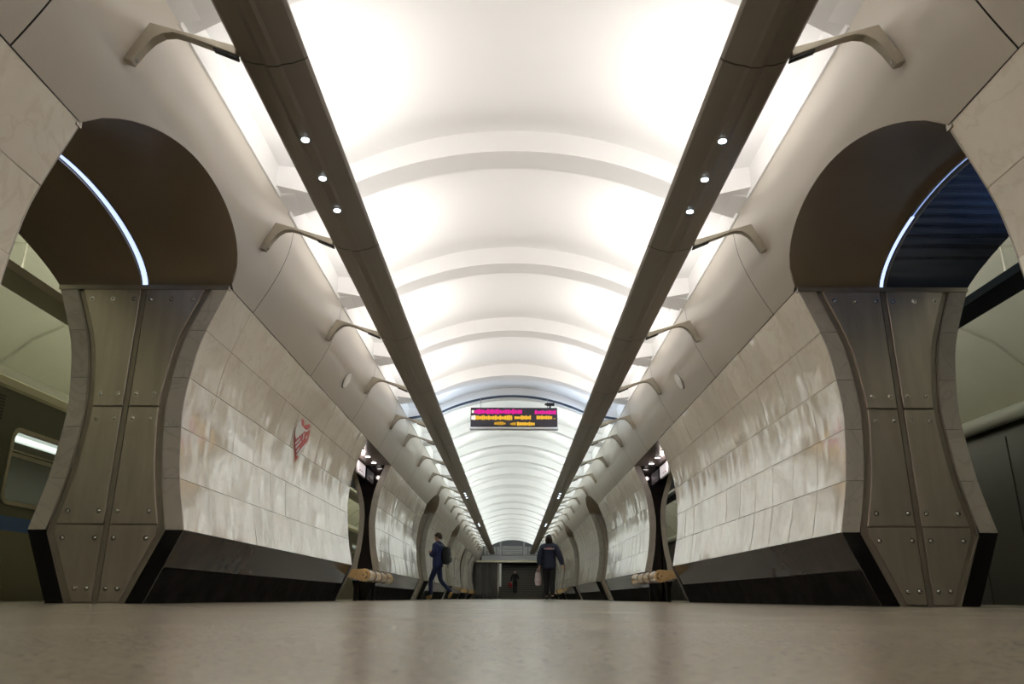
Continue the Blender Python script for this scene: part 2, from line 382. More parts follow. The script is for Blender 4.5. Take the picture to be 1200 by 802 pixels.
# ------------------------------------------------------------------ side tunnels
SIDEP = [(4.365, ZC), (4.7, 3.9), (5.2, 4.15), (5.8, 4.32), (6.4, 4.36), (7.0, 4.25), (7.6, 3.95), (8.1, 3.5), (8.4, 2.95)]
for s, side in ((-1, 'left'), (1, 'right')):
    cs = empty('ceiling', (0, 0, 0)); prop(cs, kind='structure')
    L = 2.65; m = MB()
    m.grid(lambda u, v: (s*SIDEP[int(u*8+.5)][0], v*L, SIDEP[int(u*8+.5)][1]), 8, 1); pm = m.mesh('vault_panel', M['side_ceiling'], True)
    m = MB(); m.strip([[(s*x, 0, z-.05), (s*x, .16, z-.05), (s*x, .16, z+.05), (s*x, 0, z+.05)] for x, z in SIDEP]); rm = m.mesh('vault_rib', M['side_ceiling'], True)
    y = ST
    while y < 58:
        obj('vault_panel', pm, cs, (0, y, 0)); obj('vault_rib', rm, cs, (0, y, 0)); y += L
    m = MB(); m.box(*sorted((s*8.4, s*8.6)), ST, 60, -1.25, 2.95); wl = m.build('wall_' + side, M['track_wall']); prop(wl, kind='structure')
    m = MB()
    y = ST + 1
    while y < 58: m.box(*sorted((s*8.39, s*8.4)), y, y+.02, -.9, 2.7); y += 1.2
    m.build('wall_joint', M['seam'], wl)
    m = MB(); m.tube([(s*8.24, ST, 2.98), (s*8.24, 58, 2.98)], .13, 12); prop(m.build('cable_duct', M['pipe'], None, True), 'long pale round duct along the top of the %s track wall' % side, 'pipe')
    # platform trough
    tt = empty('platform_light_trough', (s*5.1, 0, 3.1)); prop(tt, 'straight light trough above the %s platform edge%s' % (side, ', coloured as lit by blue' if s > 0 else ', dark grey-green'), 'light fixture')
    m = MB(); m.strip([[(x, y, z) for x, z in ((-.2, .07), (-.17, 0), (.17, 0), (.2, .07), (.19, .07), (0, .03), (-.19, .07))] for y in (ST, 58)])
    m.build('housing', M['trough_blue'] if s > 0 else M['trough'], tt)
    m = MB(); y = ST+1
    while y < 58: m.tube([(0, y, .05), (0, y, 1.1)], .012, 6); y += 2.65
    prop(m.build('hanger_rod', M['frame'], tt), kind='stuff')

# ------------------------------------------------------------------ pylons
def slab_mesh(s, r, wd, var):
    rg = random.Random(r*31+var*7+(s > 0)*101)
    tilt = rg.uniform(-.0022, .0022); tz = rg.uniform(-.003, .003)
    z0, z1 = ROWS[r]+.0025, ROWS[r+1]-.0025; n = 4; m = MB(); loops = []
    for k in range(n+1):
        z = z0+(z1-z0)*k/n; x = wallx(z) + tz*(k/n-.5)
        loops.append([(s*(x+tilt), .0005, z), (s*(x-tilt), wd-.0005, z), (s*(x-tilt+.035), wd-.0005, z), (s*(x+tilt+.035), .0005, z)])
    m.strip(loops); return m.mesh('marble_slab', M['marble'], True, angle=30)
slab_cache = {}
def slab(s, r, wd, var):
    k = (s, r, round(wd, 3), var)
    if k not in slab_cache: slab_cache[k] = slab_mesh(*k)
    return slab_cache[k]
def hw(z, flip=False):           # half width of the pylon end face
    return PC - wallx(z)
def face_poly(zs, f0, f1, s, yy):
    return [(s*(PC+f0(z)), z) for z in zs] + [(s*(PC+f1(z)), z) for z in reversed(zs)]
def zsamp(a, b, n): return [a+(b-a)*k/n for k in range(n+1)]
bolt_m = MB(); bolt_m.disc((0, 0, 0), (0, -1, 0), .021, .006, 12); bolt_m.ball((0, -.008, 0), (.013, .009, .013), 10, 6); BOLT = bolt_m.mesh('bolt', M['bolt'], True)

def steel_face(p, s, y, near, ya, detail=True):
    """end of a pylon towards the camera (near=True) clad with bolted steel plates; local y"""
    d = -1 if near else 1
    def yb(a, b): return sorted((y+d*a, y+d*b))
    T = .145
    # marble returns and black feet
    for o_, nm in ((-1, 'hall'), (1, 'platform')):
        fa = lambda z: o_*hw(z); fb = lambda z: o_*(hw(z)-T)
        for r in range(5):
            m = MB(); m.prism(face_poly(zsamp(ROWS[r]+.002, ROWS[r+1]-.002, 4), fa, fb, s, 0), 1, *yb(0, .012))
            m.build('marble_edge_stone', M['marble_edge'], p, False)
        m = MB(); m.prism(face_poly([0, ZP], fa, fb, s, 0), 1, *yb(0, .014)); m.build('black_foot_stone', M['black'], p)
    m = MB(); m.prism(face_poly(zsamp(0, ZT, 16), lambda z: -(hw(z)-T), lambda z: hw(z)-T, s, 0), 1, *yb(-.05, -.012))
    m.build('steel_backing', M['steel_dark'], p)
    if not detail:
        m = MB(); m.prism(face_poly(zsamp(0.01, ZT-.01, 16), lambda z: -(hw(z)-T-.06), lambda z: hw(z)-T-.06, s, 0), 1, *yb(-.012, .004)); m.build('steel_panel', M['steel'], p); return
    B = .065
    for o_ in (-1, 1):
        lm = MB(); zz = zsamp(0, ZT, 20)
        lm.prism(face_poly(zz, lambda z: o_*(hw(z)-T), lambda z: o_*(hw(z)-T-.012), s, 0), 1, *yb(-.012, .006)); lm.build('edge_strip', M['steel_dark'], p)
        for z0, z1 in ((.012, .55+h), (.565+h, 1.53+h), (1.545+h, ZT-.02)):
            mid = (z0+z1)/2
            fa = lambda z: o_*.028; fb = lambda z: o_*(hw(z)-T-B)
            m = MB(); m.prism(face_poly(zsamp(z0, z1, 8), fa, fb, s, 0), 1, *yb(-.012, .012))
            pn = m.build('steel_panel', M['steel'], p, False, .003)
            def put(x, z):
                b = obj('bolt', BOLT, pn, (s*x, y+d*.012, z))
                if not near: b.rotation_euler = (0, 0, math.pi)
            n_top = 3 if z1 > 2 else 2
            for z, n in ((z0+.10, 2), (z1-.10, n_top)):
                x0 = PC + o_*.075; x1 = PC + o_*(hw(z)-T-B-.055)
                for k in range(n): put(x0+(x1-x0)*k/(n-1), z)
    m = MB(); m.prism([(s*(PC-.018), 0), (s*(PC+.018), 0), (s*(PC+.018), ZT), (s*(PC-.018), ZT)], 1, *yb(-.012, .002)); m.build('centre_strip', M['steel_dark'], p)
    m = MB(); m.box(*sorted((s*(PC-.755), s*(PC+.755))), *yb(-.03, .022), ZT-.028, ZT+.012); m.build('top_ledge', M['steel_dark'], p)

def narrow(z):                    # platform-side outline of the narrower black ends
    return (wallx(z)-PC) + .31 + .55*abs(z/ZT-.52)**1.6*1.1
def black_face(p, s, y, ycore):
    T = .13; zs = zsamp(0, ZT, 20)
    for lo, hi, nm, mt in ((ZP, ZT, 'marble_edge_stone', M['marble_edge']), (0, ZP, 'black_foot_stone', M['black'])):
        zz = zsamp(lo, hi, 12)
        for fa, fb in ((lambda z: -hw(z), lambda z: -hw(z)+T), (lambda z: bo(z)-T*.8, lambda z: bo(z))):
            m = MB(); m.prism(face_poly(zz, fa, fb, s, 0), 1, y-.012, y); m.build(nm, mt, p)
    m = MB(); m.prism(face_poly(zs, lambda z: -hw(z)+T, lambda z: bo(z)-T*.8, s, 0), 1, y-.002, y+.05); m.build('black_glass_panel', M['black_glass'], p)
BO = [(0, -.20), (.55, -.07), (1.0, -.13), (1.6, -.16), (1.95, -.12), (2.5, .06), (2.68, .12)]
def bo(z): return interp(BO, z)     # x offset from PC of the outer outline of a black end


for s, side in ((-1, 'left'), (1, 'right')):
    for i, (a, b) in enumerate(PYL):
        ordn = ['behind', 'nearest', 'second', 'third', 'fourth', 'fifth', 'sixth', 'last'][i]
        p = empty('pylon', (s*PC, a, 0))
        lab = {0: 'marble pylon behind the camera on the %s side' % side,
               1: 'nearest marble clad pylon, cut off by the %s picture edge' % side,
               2: 'big %s pylon, marble wall beside a bolted steel hourglass end%s' % (side, ', heart emblem on it' if s < 0 else ', no emblem on it'),
               3: '%s pylon with black glass end behind the nearest golden bench' % side}.get(i,
               '%s marble pylon counted from the camera along the %s side' % (ordn, side))
        prop(p, lab, 'pylon', 'marble pylons of the hall')
        def at(o): o.location = Vector(o.location) - Vector((s*PC, a, 0)); return o
        L = b-a
        q = empty('tmp')
        # build parts in world coordinates, then rebase
        made = []
        class P: pass
        before = set(bpy.data.objects)
        prevblack = [t for (pa, pb, t) in PASS if abs(pb-a) < .01]
        nextt = [t for (pa, pb, t) in PASS if abs(pa-b) < .01]
        kind = prevblack[0] if prevblack else 'none'
        zs = zsamp(0, ZT, 16)
        yn = a+4.2 if kind == 'bench' else a     # narrow head of the pylon behind a black end
        if L < 5 and kind == 'bench': yn = a + 1.6
        m = MB()
        m.prism([(s*(wallx(z)+.036), z) for z in zs] + [(s*(2*PC-wallx(z)-.02), z) for z in reversed(zs)], 1, yn+.013, b-.013)
        if yn > a: m.prism([(s*(wallx(z)+.036), z) for z in zs] + [(s*(PC+bo(z)-.01), z) for z in reversed(zs)], 1, a+.013, yn+.06)
        m.build('core', M['mortar'], p)
        # platform side cladding
        m = MB(); m.grid(lambda u, v: (s*(2*PC-wallx(ZP+(ZT-ZP)*v)), yn+(b-yn)*u, ZP+(ZT-ZP)*v), 1, 12); m.build('platform_cladding', M['marble'], p, True)
        m = MB(); m.prism([(s*(2*PC-2.90), 0), (s*(2*PC-2.655), ZP), (s*(2*PC-2.7), ZP), (s*(2*PC-2.95), 0)], 1, yn, b); m.build('platform_plinth', M['plinth'], p)
        if yn > a:
            m = MB(); m.grid(lambda u, v: (s*(PC+bo(ZT*v)), a+(yn-a)*u, ZT*v), 1, 12); m.build('platform_cladding', M['marble'], p, True)
            m = MB(); m.prism([(s*(PC-.1), z) for z in (0, ZT)] + [(s*(2*PC-wallx(z)), z) for z in reversed(zs)], 1, yn, yn+.05); m.build('return_cladding', M['marble'], p)
        # hall side plinth
        m = MB(); m.prism([(s*wallx(.275), .275), (s*2.657, ZP-.002), (s*2.70, ZP-.002), (s*(wallx(.275)+.05), .275)], 1, a, b); m.build('plinth', M['plinth'], p)
        m = MB(); m.prism([(s*2.90, 0), (s*(wallx(.272)+.004), .272), (s*(wallx(.272)+.05), .272), (s*2.95, 0)], 1, a, b); m.build('base_course', M['base'], p)
        m = MB(); m.prism([(s*2.892, 0), (s*2.872, .05), (s*2.90, .05), (s*2.92, 0)], 1, a+.02, b-.02); m.build('plinth_foot', M['base'], p)
        n = round(L/.617); wd = L/n
        if i in (1, 2, 3):
            for k in range(n):
                if i == 1 and a+k*wd < .2: continue
                for r in range(5):
                    obj('marble_slab', slab(s, r, wd, random.randrange(4)), p, (0, a+k*wd, 0))
            if i == 1:
                m = MB(); m.grid(lambda u, v: (s*(wallx(ZP+(ZT-ZP)*v)), a+(.5-a)*u*.95, ZP+(ZT-ZP)*v), 1, 12); m.build('wall_cladding', M['marble'], p, True)
        else:
            m = MB()
            for k in range(n):
                for r in range(5):
                    me = slab(s, r, wd, random.randrange(4))
                    m.add([(v.co.x, v.co.y+a+k*wd, v.co.z) for v in me.vertices], [list(f.vertices) for f in me.polygons])
            prop(m.build('marble_slab', M['marble'], p, True, angle=30), kind='stuff')
        if kind == 'bench': black_face(p, s, a, None)
        elif i > 0: steel_face(p, s, a, True, a, detail=(i in (2, 4)))
        if nextt:
            steel_face(p, s, b, False, b, detail=(i == 1))
            # metal corner trim at far end
            m = MB(); m.prism([(s*2.655, ZP), (s*2.90, 0), (s*2.88, 0), (s*2.635, ZP)], 1, b-.05, b+.02); m.build('corner_trim', M['frame'], p)
        for o in set(bpy.data.objects) - before:
            if o.parent == p: o.location = Vector(o.location) - Vector((s*PC, a, 0))
        bpy.data.objects.remove(q)

# ------------------------------------------------------------------ steel vaults over the open passages, flat ceilings over the bench ones
for s, side in ((-1, 'left'), (1, 'right')):
    for (a, b, t) in PASS:
        if a < 0: nm_ = 'behind the camera'
        if t == 'steel':
            v = empty('passage_vault', (s*PC, (a+b)/2, ZT))
            prop(v, {3.95: 'large dark steel vault over the nearest %s passage' % side, 23.5: 'small dark steel vault beyond the bench on the %s' % side, 33.8: 'farthest dark steel vault on the %s side' % side}.get(a, 'dark steel vault behind the camera on the %s' % side), 'vault', 'steel passage vaults')
            N = 40
            ang = [math.pi*(k/N) for k in range(N+1)]
            pts = [((a+b)/2 - (b-a)/2*math.cos(t_), max(ZT, zlow((a+b)/2 - (b-a)/2*math.cos(t_)*.99999))) for t_ in ang]
            cy = (a+b)/2
            m = MB(); m.grid(lambda u, w: (s*((cornx(pts[int(u*N+.5)][1])-.004)*(1-w)+(PC-.03)*w-PC), pts[int(u*N+.5)][0]-cy, pts[int(u*N+.5)][1]-ZT), N, 2); m.build('inner_shell', M['vault_steel'], v, True)
            m = MB(); m.grid(lambda u, w: (s*((PC+.03)*(1-w)+(2*PC-cornx(pts[int(u*N+.5)][1])+.004)*w-PC), pts[int(u*N+.5)][0]-cy, pts[int(u*N+.5)][1]-ZT), N, 2); m.build('outer_shell', M['ripple'] if s > 0 else M['vault_steel'], v, True)
            hwid = .024 if s < 0 else .007
            m = MB(); m.grid(lambda u, w: (s*(-hwid+2*hwid*w), pts[int(u*N+.5)][0]-cy, pts[int(u*N+.5)][1]-ZT+.004), N, 1); m.build('light_slot', M['strip_lamp'] if s < 0 else M['strip_dim'], v, True)
            if s > 0:
                m = MB(); m.grid(lambda u, w: (-hwid*2.6+2*hwid*w*2.2, pts[26+int(u*13+.5)][0]-cy, pts[26+int(u*13+.5)][1]-ZT-.002), 13, 1); m.build('bright_slot', M['strip_lamp'], v, True)
            m = MB()
            for sgn in (-1, 1):
                m.strip([[(s*(sgn*.032), y_-cy, z_-ZT-.012), (s*(sgn*.040), y_-cy, z_-ZT-.012), (s*(sgn*.040), y_-cy, z_-ZT+.01), (s*(sgn*.032), y_-cy, z_-ZT+.01)] for y_, z_ in pts])
            m.build('slot_lip', M['steel_dark'], v)
            if a in (3.95,):
                m = MB()
                for x_ in (-.45, -.15, .3, .5):
                    m.ball((s*x_, (b-a)/2-.02, .09), .009, 8, 5)
                m.build('rivets', M['rubber'], v)
        else:
            v = empty('passage_ceiling', (s*PC, a, ZT)); nm = {13.5: 'nearest', 43.5: 'second', 50.8: 'last'}[a]
            prop(v, 'brown flat ceiling with three spotlights over the %s bench, %s side' % (nm, side), 'ceiling panel', 'bench passage ceilings')
            m = MB(); m.box(*sorted((s*(-.74), s*.8)), 0, b-a, 0, .03); m.build('panel', M['passage_ceiling'], v)
            for k, yy in enumerate((1.07, 1.85, 2.6)):
                yy *= (b-a)/3.0
                sp = MB(); sp.disc((s*(2.83-PC), yy, .002), (0, 0, -1), .062, .014, 20); so = sp.build('spot_ring', M['bolt'], v, True)
                sp = MB(); sp.disc((s*(2.83-PC), yy, -.011), (0, 0, -1), .048, .006, 20); sp.build('lens', M['pink_lamp'], so, True)
            if a < 20:
                l = bpy.data.lights.new('spot', 'POINT'); l.energy = 1.5; l.color = (1, .85, .8); l.shadow_soft_size = .04
                lo = bpy.data.objects.new('spot', l); COL.objects.link(lo); lo.location = (s*2.95, 15.4, ZT-.12)

# small hanging sign by each near bench passage
for s, side in ((-1, 'left'), (1, 'right')):
    e = empty('hanging_sign', (s*3.07, 15.85, 2.40)); prop(e, 'small pale hanging sign in the bench passage on the %s' % side, 'sign')
    m = MB(); m.box(-.02, .02, -.42, .42, 0, .25); m.build('case', M['sign_ledge'], e, False, .004)
    mm = mat('pale_lit_sign', (.8, .75, .76), .4, emit=(.9, .82, .84), es=.55)
    m = MB(); m.box(*sorted((-s*.021, -s*.024)), -.40, .40, .015, .235); fo = m.build('lit_face', mm, e)
    m = MB()
    for k in range(5): m.box(*sorted((-s*.0245, -s*.026)), -.28+.1*k, -.22+.1*k, .05+.02*(k % 2), .075+.02*(k % 2))
    m.build('lettering', M['redcloth'], fo)
    m = MB(); m.tube([(0, -.2, .25), (0, -.2, ZT-2.40)], .006, 6); m.tube([(0, .2, .25), (0, .2, ZT-2.40)], .006, 6); m.build('hanger', M['frame'], e)

# ------------------------------------------------------------------ benches
def bench(s, a, b, lab):
    e = empty('bench', (s*2.66, a, 0)); prop(e, lab, 'bench', 'golden slatted benches in the passages')
    L = b-a-.06
    # seat profile: (offset towards hall positive, z)
    ring = []
    W0, W1, zc, rr = -.16, .24, .415, .085
    cx = W1 - rr
    slots = []
    for k in range(-3, 4):
        t = k*R(30); slots.append((cx+rr*math.cos(t), zc+rr*math.sin(t), t))
    for k in range(4):
        slots.append((cx-.07-.075*k, zc+rr+.002*k, R(90)))
    sl_loops = []
    for (x, z, t) in slots:
        wv = .05
        if t == R(90): wv = .07
        c, sn = math.cos(t), math.sin(t)
        def P2(u, n_): return (-s*(x + n_*c - u*sn), z + n_*sn + u*c)
        hwv = wv/2
        poly = [P2(-hwv, -.008), P2(hwv, -.008), P2(hwv, .004), P2(hwv*.6, .009), P2(-hwv*.6, .009), P2(-hwv, .004)]
        m = MB(); m.prism(poly, 1, .04, L); m.build('slat', M['wood'], e, False)
    n = 4
    for k in range(n+1):
        y = .062 + (L-.124)*k/n
        pts = [(-s*(W0), zc+rr+.012)] + [(-s*(cx-.1), zc+rr+.012)] + [(-s*(cx+(rr+.02)*math.cos(t)), zc+(rr+.02)*math.sin(t)) for t in [R(90-15*j) for j in range(13)]] + [(-s*W0, zc-.02)]
        inn = [(-s*(W0), zc+rr-.02)] + [(-s*(cx-.1), zc+rr-.02)] + [(-s*(cx+(rr-.02)*math.cos(t)), zc+(rr-.02)*math.sin(t)) for t in [R(90-15*j) for j in range(13)]] + [(-s*W0, zc+.01)]
        m = MB(); ww = .028 if 0 < k < n else .035
        loops = [[(p[0], y-ww, p[1]), (p[0], y+ww, p[1]), (q[0], y+ww, q[1]), (q[0], y-ww, q[1])] for p, q in zip(pts, inn)]
        m.strip(loops); m.build('band', M['band'] if 0 < k < n else M['wood'], e, True)
    m = MB(); m.prism([(-s*W0, zc+rr-.01), (-s*cx, zc+rr-.01), (-s*(cx+rr*.75), zc), (-s*cx, zc-rr+.01), (-s*W0, zc-.035)], 1, .0, .025); ec = m.build('end_cap', M['wood'], e)
    m = MB(); m.disc((-s*(cx-.01), .0, zc), (0, -1, 0), .012, .006, 10); m.build('screw', M['bolt'], ec, True)
    m = MB(); m.prism([(-s*W0, zc+rr-.01), (-s*cx, zc+rr-.01), (-s*(cx+rr*.75), zc), (-s*cx, zc-rr+.01), (-s*W0, zc-.035)], 1, L+.0, L+.025); m.build('end_cap', M['wood'], e)
    m = MB()
    m.tube([(s*.05, 0, zc-.06), (s*.05, L, zc-.06)], .022, 10); m.build('under_rail', M['frame'], e, True)
    for k in (0.18, .82):
        m = MB(); m.box(*sorted((s*.02, s*.09)), L*k-.03, L*k+.03, 0, zc-.05); m.build('leg', M['blackcloth'], e)
bn = {13.5: ('nearest', ), 43.5: ('second', ), 50.8: ('farthest', )}
for s, side in ((-1, 'left'), (1, 'right')):
    for a, b, t in PASS:
        if t == 'bench': bench(s, a+(.3 if a < 20 else 0), b+(.25 if a < 20 else 0), '%s golden wooden bench in a passage on the %s side' % (bn[a][0], side))

# ------------------------------------------------------------------ light troughs
LIGHTG = [(4.77, 5.30, 5.82), (24.2, 24.75, 25.3), (34.5, 35.05, 35.6)]
prof = [(-.205, .075), (-.205, .05), (-.185, .03), (-.11, .006), (-.06, .002), (-.03, -.012), (.03, -.012), (.055, .0), (.12, .012), (.19, .042), (.205, .06), (.205, .075), (.197, .075), (.18, .06), (0, .03), (-.18, .06), (-.197, .075)]
for s, side in ((-1, 'left'), (1, 'right')):
    e = empty('light_trough', (s*TCX, 0, 3.06+h)); prop(e, 'long dark grey light trough running the hall above the %s wall' % side, 'light fixture')
    cache = {}
    for a, b in zip(BAYS[:-1], BAYS[1:]):
        L = round(b-a-.014, 3)
        if L not in cache:
            m = MB(); m.strip([[(-s*x, y, z) for x, z in prof] for y in (0, L)]); cache[L] = m.mesh('trough_section', M['trough'], True, angle=14)
        obj('trough_section', cache[L], e, (0, a+.06, 0))
    m = MB(); m.strip([[(-s*x*.97, y, z+.004) for x, z in prof] for y in (BAYS[0], BAYS[-1])]); m.build('inner_liner', M['seam'], e)
    dr = MB(); dr.disc((0, 0, 0), (0, 0, -1), .034, .012, 20); drm = dr.mesh('downlight', M['frame'], True)
    dl = MB(); dl.disc((0, 0, -.006), (0, 0, -1), .027, .012, 20); dlm = dl.mesh('lens', M['white_lamp'], True)
    for g in LIGHTG:
        for y in g:
            o = obj('downlight', drm, e, (0, y, -.006)); obj('lens', dlm, o)

# brackets
def bracket_meshes(s):
    Z0 = 3.06+h
    outer = [(2.325, .0+3.04+h), (2.20, 3.30+h), (1.655, 3.13+h)]
    inner = [(1.655, 3.07+h), (1.98, 3.205+h), (2.05, 3.225+h), (2.11, 3.22+h), (2.165, 3.185+h), (2.215, 3.12+h), (2.27, 3.02+h)]
    poly = [(s*x, z) for x, z in outer+inner]
    m = MB(); m.prism(poly, 1, -.032, .032); arm = m.mesh('arm', M['bracket'], True, .004, 25)
    m = MB(); m.prism([(s*1.645, 3.068+h), (s*1.80, 3.134+h), (s*1.80, 3.118+h), (s*1.645, 3.05+h)], 1, -.02, .02); cl = m.mesh('clamp', M['rubber'])
    m = MB()
    m.disc((s*2.262, 0, 3.05+h), (-s*.9, 0, -.4), .013, .012, 10); m.disc((s*1.70, 0, 3.135+h), (s*.25, 0, .9), .014, .02, 10); bo_ = m.mesh('bolt', M['bolt'], True)
    return arm, cl, bo_
ords = ['first', 'second', 'third', 'fourth', 'fifth', 'sixth', 'seventh', 'eighth', 'ninth', 'tenth', 'eleventh', 'twelfth', 'thirteenth', 'fourteenth', 'fifteenth', 'sixteenth', 'seventeenth', 'eighteenth', 'nineteenth', 'twentieth', 'twenty-first', 'twenty-second', 'twenty-third']
for s, side in ((-1, 'left'), (1, 'right')):
    arm, cl, bo_ = bracket_meshes(s)
    n = 0
    ys = [y for y in BAYS if y < 58.5]
    for y in ys:
        if y < 3: continue
        lab = '%s curved metal bracket from the camera holding the %s light trough' % (ords[n], side); n += 1
        e = empty('trough_bracket', (0, y, 0)); prop(e, lab, 'bracket', 'trough brackets on the %s cornice' % side)
        obj('arm', arm, e); obj('clamp', cl, e); obj('bolt', bo_, e)

# expansion-joint hoop
e = empty('joint_hoop', (0, 16.12, 0)); prop(e, 'thin dark blue-grey metal hoop across the vault behind the display sign', 'hoop')
loops = [[(x, 0, z-.03), (x, .05, z-.03), (x, .05, z+.01), (x, 0, z+.01)] for x, z in [(x, ribz(x)) for x in XS]]
m = MB(); m.strip(loops); m.build('hoop_strip', M['trough_blue'], e, True)

# ------------------------------------------------------------------ display sign
SY = 15.95; x0, x1 = -.875, .925; z0, z1 = 3.375+h, 3.775+h
e = empty('display_sign', ((x0+x1)/2, SY, z0)); prop(e, 'black electronic departure display with magenta and yellow lines hanging from the vault', 'sign')
W_ = x1-x0; H_ = z1-z0
m = MB(); m.box(-W_/2, W_/2, 0, .14, 0, H_); m.build('case', M['sign_body'], e, False, .006)
m = MB(); m.box(-W_/2+.012, W_/2-.012, -.006, .0, .012, H_-.012); fc = m.build('screen', M['sign_face'], e)
m = MB(); m.box(-W_/2-.015, W_/2+.015, -.02, .16, -.05, -.012); m.build('ledge', M['sign_ledge'], e, False, .004)
def led(name, c, es): return mat(name, (0, 0, 0), .5, emit=c, es=es)
mag = led('magenta_led', (.85, .0, .33), 1.0); yel = led('yellow_led', (1, .55, .03), .95); yel2 = led('dim_yellow_led', (.8, .42, .01), .8); pal = led('pale_led', (1, .85, .7), 1.3)
def rowtext(parent, xa, xb, zc, hh, mt, seed, fill=.9):
    """a run of narrow luminous characters, smeared as on the display"""
    rg = random.Random(seed); m = MB(); x = xa
    while x < xb-.02:
        w1 = rg.uniform(.03, .05); 
        if rg.random() < fill:
            a_ = rg.uniform(.0, .6)*hh; m.box(x, min(x+w1, xb), -.0085, -.0065, zc-hh/2+a_*.3, zc+hh/2-a_*.5)
        x += w1+.004
    m.build('luminous_text', mt, parent)
X = lambda px: -W_/2 + (px-95)/(1115-95)*W_
Zr = lambda py: H_*(1-(py-182)/(388-182))
rowtext(fc, X(140), X(700), Zr(226), .105, mag, 1, 1); rowtext(fc, X(850), X(1100), Zr(232), .085, mag, 2, 1)
rowtext(fc, X(105), X(150), Zr(292), .10, pal, 3, 1); rowtext(fc, X(150), X(590), Zr(292), .105, yel, 4, 1); rowtext(fc, X(610), X(810), Zr(290), .095, yel, 5, 1)
rowtext(fc, X(870), X(1065), Zr(288), .10, yel, 6, 1); rowtext(fc, X(375), X(515), Zr(354), .07, yel2, 7, 1); rowtext(fc, X(520), X(640), Zr(358), .07, yel2, 8, .7)
rowtext(fc, X(640), X(860), Zr(358), .085, yel, 9, 1); rowtext(fc, X(108), X(135), Zr(226), .08, pal, 10, 1); rowtext(fc, X(1070), X(1095), Zr(300), .04, yel2, 11, 1)
for xx in (-.70, .70):
    m = MB(); m.tube([(xx, .07, H_), (xx, .07, ribz(xx+.02)-z0-.0)], .008, 6); m.build('hanger_wire', M['frame'], e)
cm = empty('security_camera', (.78, SY+.06, z1)); prop(cm, 'small dark camera on top of the display sign, right end', 'camera')
m = MB(); m.box(-.07, .09, -.06, .04, .055, .11); m.build('body', M['blackcloth'], cm, False, .008)
m = MB(); m.tube([(0, 0, 0), (0, 0, .06)], .018, 8); m.build('mount', M['rubber'], cm)
m = MB(); m.tube([(-.07, -.01, .085), (-.11, -.01, .085)], .026, 12); m.build('lens', M['rubber'], cm, True)

# ------------------------------------------------------------------ heart emblem on the left wall
def wall_pt(y, z, off): return (-(wallx(z)-off), y, z)
def px_on_wall(px, py, off):
    """where a mark of the photograph lies on the curved left wall"""
    X_ = px-600; v = 401-py; fw = FPX*math.cos(PITCH)-v*math.sin(PITCH); up = FPX*math.sin(PITCH)+v*math.cos(PITCH)
    z = 1.9
    for _ in range(30):
        D = (wallx(z)-off)/(-X_)*fw; z = .5*z + .5*(D*up/fw + h)
    return (-(wallx(z)-off), D, z)
def decal(parent, pts, mt, off, name):
    P_ = []
    for (xa, ya), (xb, yb_) in zip(pts, pts[1:]+pts[:1]): P_ += [(xa, ya), ((xa+xb)/2, (ya+yb_)/2)]
    q = [px_on_wall(300+x*100/802, 460+y*100/802, off) for x, y in P_]
    c = px_on_wall(300+sum(p[0] for p in P_)/len(P_)*100/802, 460+sum(p[1] for p in P_)/len(P_)*100/802, off)
    m = MB(); m.add(q+[c], [(i, (i+1) % len(q), len(q)) for i in range(len(q))])
    back = [(x-.0015, y, z) for x, y, z in q]; n0 = len(q)+1; m.add(back, [list(range(len(q)))])
    m.build(name, mt, parent)
e = empty('heart_emblem', (0, 0, 0)); prop(e, 'red and white heart-shaped emblem stuck on the left marble wall', 'emblem')
decal(e, [(430, 255), (405, 275), (378, 310), (362, 350), (352, 410), (350, 480), (357, 560), (362, 660), (385, 625), (410, 585), (440, 540), (475, 480), (492, 420), (502, 350), (498, 305), (465, 310), (450, 325), (446, 275)], M['red'], .006, 'emblem_backing')
for pl in ([(418, 262), (385, 300), (366, 350), (360, 400), (368, 448), (400, 420), (435, 390), (455, 360), (440, 335), (425, 322), (418, 290)],
           [(362, 480), (400, 440), (412, 440), (364, 500)], [(364, 520), (412, 462), (422, 464), (368, 538)], [(372, 560), (400, 520), (396, 545), (376, 575)],
           [(374, 590), (425, 525), (470, 475), (455, 510), (402, 604), (376, 608)], [(438, 400), (450, 385), (442, 440), (432, 460)],
           [(450, 352), (466, 372), (504, 340), (500, 352), (464, 385), (446, 366)], [(460, 430), (474, 410), (470, 440), (462, 446)]):
    decal(e, pl, M['white'], .016, 'white_shape')

# ------------------------------------------------------------------ train on the left track
TX = 5.62
e = empty('metro_train', (-TX, 0, 0)); prop(e, 'olive green metro train with blue stripe standing at the left platform', 'train')
y0, y1 = ST+.5, 40
# body side with window openings: strips
wins = []
y = -6.0
while y < 38:
    wins += [(y, y+1.25), (y+1.75, y+3.0)]; y += 4.9
wins = [w_ for w_ in wins]
shift = 8.72 - min(wins, key=lambda q: abs(q[0]-8.72))[0]
wins = [(a+shift, b+shift) for a, b in wins]
ZW0, ZW1 = 1.0+h, 1.80+h
def side_x(z): return 0 if z < 1.0 else -(z-1.0)*.03
m = MB()
def sidebox(ya, yb, za, zb, mb, dx=0): mb.box(-.05+dx, dx, ya, yb, za, zb)
sidebox(y0, y1, ZW1, 2.25, m); sidebox(y0, y1, .90, ZW0, m)
prev = y0
for a, b in wins: sidebox(prev, a, ZW0, ZW1, m); prev = b
sidebox(prev, y1, ZW0, ZW1, m); m.build('body_side', M['tvgreen'], e)
m = MB(); sidebox(y0, y1, .745, .90, m, .002); m.build('blue_stripe', M['blue'], e)
m = MB(); sidebox(y0, y1, -.9, .745, m); m.build('lower_side', M['lower'], e)
